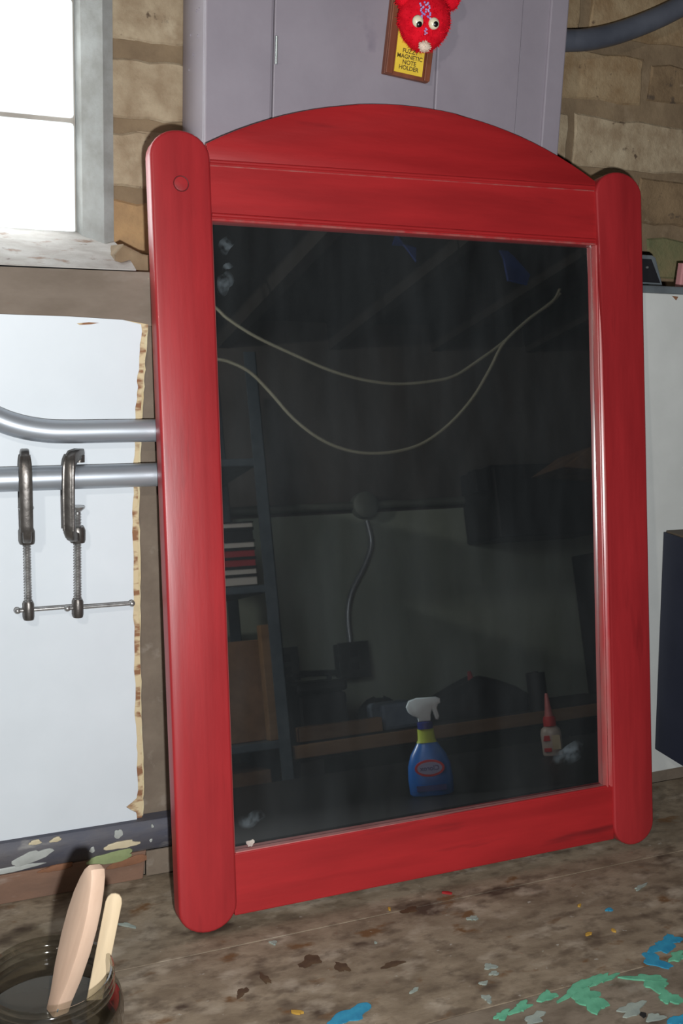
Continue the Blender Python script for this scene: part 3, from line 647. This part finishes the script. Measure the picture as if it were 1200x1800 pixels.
# ------------------------------------------------------------------ navy box at the right
nb = empty('navy_box', (0, 0, 0), label='dark navy tapered box with brown top on bench at right edge', cat='box')
rr_ = P(1150, 1316, -.016); rt = P(1165, 935, -.016)
bw, bd, bh = .30, .16, rt.z-rr_.z
nb.location = (rr_.x, -.016, ZB)
zb0 = rr_.z-ZB
dx = rt.x-rr_.x          # the case tapers: its left side leans
obj('box_shell', PR([(0, zb0), (bw, zb0), (bw, zb0+bh), (dx, zb0+bh)], -bd, 0, bev=.002, back=True), M_navy, nb)
obj('box_top', B(dx+.003, bw-.003, -bd+.003, -.003, zb0+bh-.0005, zb0+bh+.0025, bev=.0008), M_navytop, nb, label='brown top')
for x in (.065, .225): obj('runner', B(x, x+.03, -bd+.012, -.012, .0004, zb0+.0005, bev=.001), M_navytop, nb)

# ------------------------------------------------------------------ seen in the mirror: far wall fittings
YP = YF+.012
def rp(a, c, y): return RP(a, c, y)
zc1 = rp(640, 888, YP+.02).z; xj = rp(640, 888, YP+.02).x
tag(obj('wall_conduit', T([(.30, YP+.016, zc1), (xj, YP+.016, zc1), (2.2, YP+.016, zc1)], .014, 12), M_emt, smooth=True), 'long horizontal conduit high on far wall, seen in the mirror', 'pipe')
jb = tag(obj('junction_box', LT([(0, .042), (.036, .042), (.046, .036), (.046, 0), (0, 0)], 24), M_emt, smooth=True, loc=(xj, YP+.001, zc1), rot=(-math.pi/2, 0, 0)), 'round junction box on far-wall conduit, seen in mirror', 'junction box')
o1 = rp(618, 1160, YP+.03); o2 = rp(500, 1168, YP+.03)
pts = [rp(644, 915, YP+.02), rp(652, 955, YP+.02), rp(640, 995, YP+.02), rp(618, 1040, YP+.02), rp(611, 1080, YP+.02), rp(615, 1130, YP+.02), Vector((o1.x, YP+.02, o1.z))]
tag(obj('flexible_conduit', T(smoothpath(pts, 6), .009, 10), M_steel, smooth=True), 'bent conduit dropping to outlet box on far wall, in mirror', 'pipe')
for (v, w, hh, lb) in ((o1, .052, .055, 'square outlet box below bent conduit, seen in mirror'), (o2, .038, .05, 'smaller outlet box beside steel shelving post, seen in mirror')):
    k = empty('outlet_box', (v.x, YP, v.z), label=lb, cat='outlet')
    obj('box_body', B(-w, w, 0, .05, -hh, hh, bev=.004), M_boxd, k); obj('cover_plate', B(-w-.004, w+.004, .0502, .054, -hh-.004, hh+.004, bev=.001), M_boxd, k)
    for dz in (-.02, .02): obj('socket', B(-.014, .014, .0538, .056, dz-.012, dz+.012, bev=.001), M_blk, k)
tag(obj('link_conduit', T([(o2.x, YP+.016, o2.z-.03), (o1.x, YP+.016, o1.z-.04)], .009, 10), M_boxd, smooth=True), 'short conduit linking two outlet boxes, seen in mirror', 'pipe')
# black case hanging under the conduit
a = rp(838, 880, YF+.25); c = rp(1000, 952, YF+.25)
kc = empty('tool_case', (a.x+.075, YF+.013, c.z+.03), label='black case hung high on the far wall, seen in mirror', cat='case')
zz = rp(838, 852, YF+.25).z-c.z
obj('case_body', B(0, c.x-a.x+.12, 0, .22, 0, zz+.04, bev=.01), M_blk, kc); obj('case_lid', B(-.006, c.x-a.x+.126, .221, .25, -.003, zz+.03, bev=.006), M_blk, kc)
obj('latch', B(-.05, .0, .15, .2, zz-.05, zz+.03, bev=.004), M_blk, kc)
v = rp(1015, 815, YF+.42)
tag(obj('carton', PR([(-.10, -.02), (.30, -.06), (.30, .12), (.02, .045)], 0, .2, bev=.003, back=True), M_card, loc=(v.x, YF+.28, v.z)), 'brown carton flap on top of the black case, in mirror', 'box')
tag(obj('tall_cupboard', B(2.02, 2.5, YF+.013, YF+.40, -.9, .53, bev=.006), M_char), 'dark tall cupboard on far right, seen in mirror', 'cupboard')
# cables hung from the joists
for pl_, y, lb in (([(372,536), (400,560), (450,592), (520,625), (580,651), (640,668), (700,675), (760,670), (800,660), (840,634), (880,605), (925,565), (970,530)], -1.62, 'upper cream cable sagging from the joists, seen in mirror'),
               ([(372,630), (405,637), (440,655), (475,690), (515,735), (560,770), (605,790), (650,797), (700,793), (745,778), (790,745), (830,700), (860,650), (885,603), (930,560), (970,531)], -1.58, 'lower cream cable in a deep loop, seen in mirror')):
    pts = [rp(a, c, y) for a, c in pl_]
    d0 = (pts[0]-pts[1]).normalized(); d1 = (pts[-1]-pts[-2]).normalized()
    pts = [Vector((pts[0].x-.35, y, CZ-.11)), Vector((pts[0].x-.12, y, pts[0].z+.6*(pts[0].z-pts[1].z)*.12/max(.02, pts[1].x-pts[0].x)))] + pts + [Vector((pts[-1].x+.035, y, CZ-.095))]
    tag(obj('hanging_cable', T(smoothpath(pts, 5), .0045, 8), M_cable, smooth=True), lb, 'cable')
for (a, c, lb, sd) in ((905, 470, 'longer blue cloth strip hanging from ceiling, seen in mirror', 1), (715, 428, 'shorter blue cloth strip at top of mirror reflection', 2)):
    v = rp(a, c, -1.3); top = CZ-v.z
    if sd == 1: pts = [(-.045, .10), (-.02, .11), (.0, .03), (.045, -.02), (.03, -.05), (-.03, -.04), (-.035, .02)]
    else: pts = [(-.04, .06), (.0, .05), (.025, -.01), (.02, -.05), (-.0, -.02), (-.03, .02)]
    pts = [(x, z if i > 1 else CZ-.10-v.z+.002) for i, (x, z) in enumerate(pts)]
    tag(obj('blue_cloth', PR(pts, -.004, .004, bev=.002, back=True), M_blue, loc=(v.x, -1.3, v.z)), lb, 'cloth')
# steel shelving with stacked books and cartons
sx = rp(475, 1050, -1.72).x
sh = empty('shelving_unit', (sx-.25, -1.9, -.9), label='blue-grey steel shelving unit with stacks, seen at left in mirror', cat='shelving')
for dx in (-.38, .255):
    for y in (-1.72+1.9, -2.1+1.9):
        bm = NB(); box(bm, dx-.018, dx+.018, y-.003, y, 0, 2.05); box(bm, dx+.015, dx+.018, y-.03, y, 0, 2.05); obj('post', bm, M_shelfm, sh)
for z in (.15, .55, .93, 1.36, 1.72): obj('shelf', B(-.376, .25, -.198, .17, z, z+.022, bev=.003), M_shelfm, sh)
bx_ = sx-.012
zb = -.9+1.36+.0225
for i, (hh, m, nm, lb) in enumerate(((.030, M_bwhite, 'book', 'white book at bottom of the shelf stack, in mirror'), (.022, M_bwhite, 'book', 'second white book up the shelf stack, in mirror'), (.026, M_bred, 'book', 'lower red book in the shelf stack, in mirror'), (.026, M_bred, 'book', 'upper red book in the shelf stack, in mirror'), (.022, M_bwhite, 'book', 'pale book above the red books, in mirror'), (.034, M_char, 'book', 'dark book near top of the shelf stack, in mirror'), (.02, M_bwhite, 'book', 'topmost pale book of the shelf stack, in mirror'))):
    k = empty('book', (bx_-.13, -1.89, zb), label=lb, cat='book', group='books stacked on the steel shelf')
    obj('cover', B(-.12, .121, -.10, .141, 0, .004), M_char, k); obj('pages', B(-.118, .118, -.098, .139, .0041, hh-.0041), m, k); obj('cover', B(-.12, .121, -.10, .141, hh-.004, hh), M_char, k)
    zb += hh+.0004
for (z, hh, lb) in ((.5725-.9, .30, 'lower brown carton on the steel shelf, seen in mirror'), (.9525-.9, .28, 'middle brown carton on the steel shelf, seen in mirror')):
    k = empty('carton', (bx_-.16, -1.935, z), label=lb, cat='box')
    obj('carton_body', B(-.15, .15, -.15, .15, 0, hh, bev=.003), M_card, k); obj('tape', B(-.025, .025, .1502, .151, 0, hh), M_plankw, k)
v0 = rp(466, 1098, -1.75); v1 = rp(484, 1272, -1.75)
tag(obj('timber_offcut', B(v1.x-.022, v1.x+.018, -1.775, -1.74, .0525, v0.z, bev=.002), M_plankw), 'upright raw timber standing on the steel shelf, in mirror', 'timber')
# far bench and what lies on it
fb_ = empty('far_bench', (1.3, -1.98, -.9), label='far workbench along opposite wall, seen in mirror', cat='workbench')
zt = .9+.025
obj('bench_top', B(-.62, .70, -.255, .235, zt-.04, zt, bev=.003), M_joist, fb_); obj('edge_batten', B(-.62, .70, .236, .256, zt-.03, zt+.006, bev=.002), M_plankw, fb_)
for x in (-.56, .64):
    for y in (-.2, .19): obj('leg', B(x-.035, x+.035, y-.035, y+.035, 0, zt-.0405), M_joist, fb_)
zf = .0255
a = rp(508, 1250, -2.0); c = rp(590, 1210, -2.0)
k = empty('tool_box', ((a.x+c.x)/2, -2.0, zf), label='black toolbox on far bench left of pale box, in mirror', cat='toolbox')
wd2 = (c.x-a.x)/2; obj('box_body', B(-wd2, wd2, -.09, .09, 0, .13, bev=.012), M_blk, k); obj('lid', B(-wd2-.005, wd2+.005, -.094, .094, .131, .165, bev=.012), M_blk, k)
obj('handle', T(smoothpath([(-.06, 0, .165), (-.05, 0, .185), (.05, 0, .185), (.06, 0, .165)], 4), .008, 8), M_blk, k, True)
a = rp(520, 1278, -1.82); c = rp(665, 1250, -1.82)
tag(obj('timber_strip', B(a.x, c.x, -1.84, -1.80, .0315, .072, bev=.002), M_plankw), 'raw timber strip lying along far bench, seen in mirror', 'timber')
a = rp(650, 1258, -1.9); c = rp(718, 1232, -1.9)
tag(obj('storage_tub', B(-.055, .075, -.06, .06, 0, max(.08, c.z-zf), bev=.012), M_pbl, loc=((a.x+c.x)/2, -1.9, zf)), 'pale grey-blue tub on far bench behind spray bottle', 'tub')
def mound(w, d, hh, seed, n=24):
    q = random.Random(seed); bm = NB(); rings = []
    ph = [q.uniform(0, 6.28) for _ in range(5)]
    prof = [(1.0, 0), (1.02, .15), (.93, .42), (.74, .66), (.48, .86), (.2, .97)]
    for r, z in prof:
        ring = []
        for k2 in range(n):
            t = 2*math.pi*k2/n; j = 1+.10*math.sin(3*t+ph[0]+z*2)+.07*math.sin(5*t+ph[1]-z*3)
            ring.append(bm.verts.new((w*r*j*math.cos(t), d*r*j*math.sin(t), hh*z*(1+.1*math.sin(2*t+ph[2])))))
        rings.append(ring)
    for a, b in zip(rings, rings[1:]):
        for k2 in range(n): bm.faces.new((a[k2], a[(k2+1)%n], b[(k2+1)%n], b[k2]))
    bm.faces.new(rings[-1]); bm.faces.new(rings[0][::-1]); return bm
v = rp(838, 1262, -2.0)
tag(obj('cloth_bundle', mound(.19, .14, .115, 5), M_char, smooth=True, loc=(v.x, -2.0, zf)), 'dark cloth bundle heaped on far bench, seen in mirror', 'bundle')
v = rp(672, 1240, -2.08)
tag(obj('cloth_bundle', mound(.085, .07, .085, 8), M_char, smooth=True, loc=(v.x, -2.1, zf)), 'smaller dark bundle behind pale tub, seen in mirror', 'bundle')
v = rp(824, 1180, -2.0)
tag(obj('screwdriver', T([(v.x+.004, -2.0, zf+.105), (v.x, -2.0, v.z)], [.012, .006], 8), M_bred, smooth=True), 'dark red tool upright on the cloth bundle, in mirror', 'tool')
v = rp(942, 1180, -1.80); v2 = rp(948, 1250, -1.80)
tag(obj('tall_can', LT([(0, 0), (.030, 0), (.030, .12), (.026, v.z-zf-.06), (.012, v.z-zf-.02), (.010, v.z-zf), (0, v.z-zf)], 20), M_blk, smooth=True, loc=(v2.x, -1.80, zf)), 'tall black can behind the red glue bottle, in mirror', 'can')

# side table in front of the far bench with two bottles
stb = empty('side_table', (.98, -.98, -.9), label='dark-topped side table holding two bottles, seen in mirror', cat='table')
zt = .9
obj('table_top', B(-.93, .42, -.32, .365, zt-.03, zt, bev=.004), M_dbench, stb)
for x in (-.87, .36):
    for y in (-.26, .24): obj('leg', B(x-.025, x+.025, y-.025, y+.025, 0, zt-.0305), M_joist, stb)
v = RP(760, 1398, -.77); face = (M0+Vector((.3, 0, .1)))-v
sb = empty('spray_bottle', (v.x, v.y, .0005), label='blue spray bottle with pale trigger head, seen in mirror', cat='bottle')
sb.rotation_euler = (0, 0, math.atan2(-(v.x-.30), -(v.y+.13))*-1)
# local +y faces the mirror; width along x
prof = [(0, 0), (.038, 0), (.042, .004), (.043, .03), (.041, .055), (.034, .076), (.022, .094), (.016, .104), (.0145, .126), (0, .126)]
obj('bottle_body', LT(prof, 32, 1, .5), M_bottle, sb, True)
obj('neck_label', LT([(0, .098), (.0200, .098), (.0168, .104), (.0156, .124), (0, .124)], 24, 1, .58), M_lime, sb, True, label='lime neck label')
obj('collar', LT([(0, .124), (.0150, .124), (.0150, .136), (.012, .138), (0, .138)], 20), M_navyb, sb, True, label='navy collar')
hd = [(-.034, .170), (-.034, .178), (-.026, .182), (.012, .183), (.027, .179), (.033, .168), (.030, .158), (.022, .150), (.013, .146), (.012, .138), (-.012, .138), (-.013, .150), (-.016, .158), (-.021, .140), (-.026, .139), (-.029, .146), (-.026, .162), (-.029, .168)]
obj('trigger_head', PR([(-x, z) for x, z in hd], -.011, .011, bev=.004, back=True), M_trig, sb, True, label='pale trigger head')
oval = lambda rx, rz: [(1.35*rx*math.cos(t*math.pi/16), rz*math.sin(t*math.pi/16)+.052) for t in range(32)]
obj('logo_ring', PR(oval(.021, .0155), .016, .0222, bev=.0005), M_rlab, sb, label='red oval ring'); obj('logo_field', PR(oval(.0175, .0115), .018, .0226), mat('logo_white', (170,176,214), rough=.5), sb, label='pale oval field')
text('Clorox', .0125, sb, (0, .0229, .0480), (math.pi/2, 0, math.pi), M_navyb, 'logo_lettering')
obj('lower_label', PR([(-.028, .010), (.028, .010), (.028, .020), (-.028, .020)], .016, .0222, bev=.0005), M_navyb, sb, label='navy lower label')
v = RP(972, 1323, -1.02)
gb = empty('glue_bottle', (v.x, v.y, .0005), label='small white glue bottle with red cap and nozzle, in mirror', cat='bottle')
gb.rotation_euler = (0, 0, math.atan2(-(v.x-.48), -(v.y+.13))*-1)
obj('bottle_body', LT([(0, 0), (.021, 0), (.023, .003), (.0235, .05), (.021, .060), (.013, .066), (0, .066)], 28, 1, .7), M_clear, gb, True)
obj('red_collar', LT([(0, .066), (.0145, .066), (.0145, .082), (.012, .088), (0, .088)], 24), M_rlab, gb, True, label='red collar')
obj('nozzle', LT([(0, .088), (.010, .088), (.0075, .105), (.0045, .132), (.0030, .140), (0, .140)], 20), mat('pink_nozzle', (206,120,120), rough=.4), gb, True, label='pinkish nozzle')
obj('red_label', PR([(-.002, .01), (-.019, .01), (-.019, .018), (-.002, .018)], .013, .0172), M_rlab, gb); obj('red_label', PR([(-.003, .034), (-.019, .034), (-.016, .046), (-.004, .046)], .013, .0172), M_rlab, gb)
obj('cream_label', PR([(.019, .014), (.001, .014), (.001, .046), (.019, .046)], .012, .0168), M_pcream, gb, label='cream label patch')
# unseen ceiling fitting, made up to go with the added fill light
bk = empty('added_lamp_mount', (-.7, -1.3, CZ-.22), label='bare light bulb in a ceiling holder behind the camera', cat='lamp')
obj('fill_lamp_holder', LT([(0, .219), (.05, .219), (.05, .19), (.02, .16), (.02, .035), (0, .035)], 20), M_bwhite, bk, True)
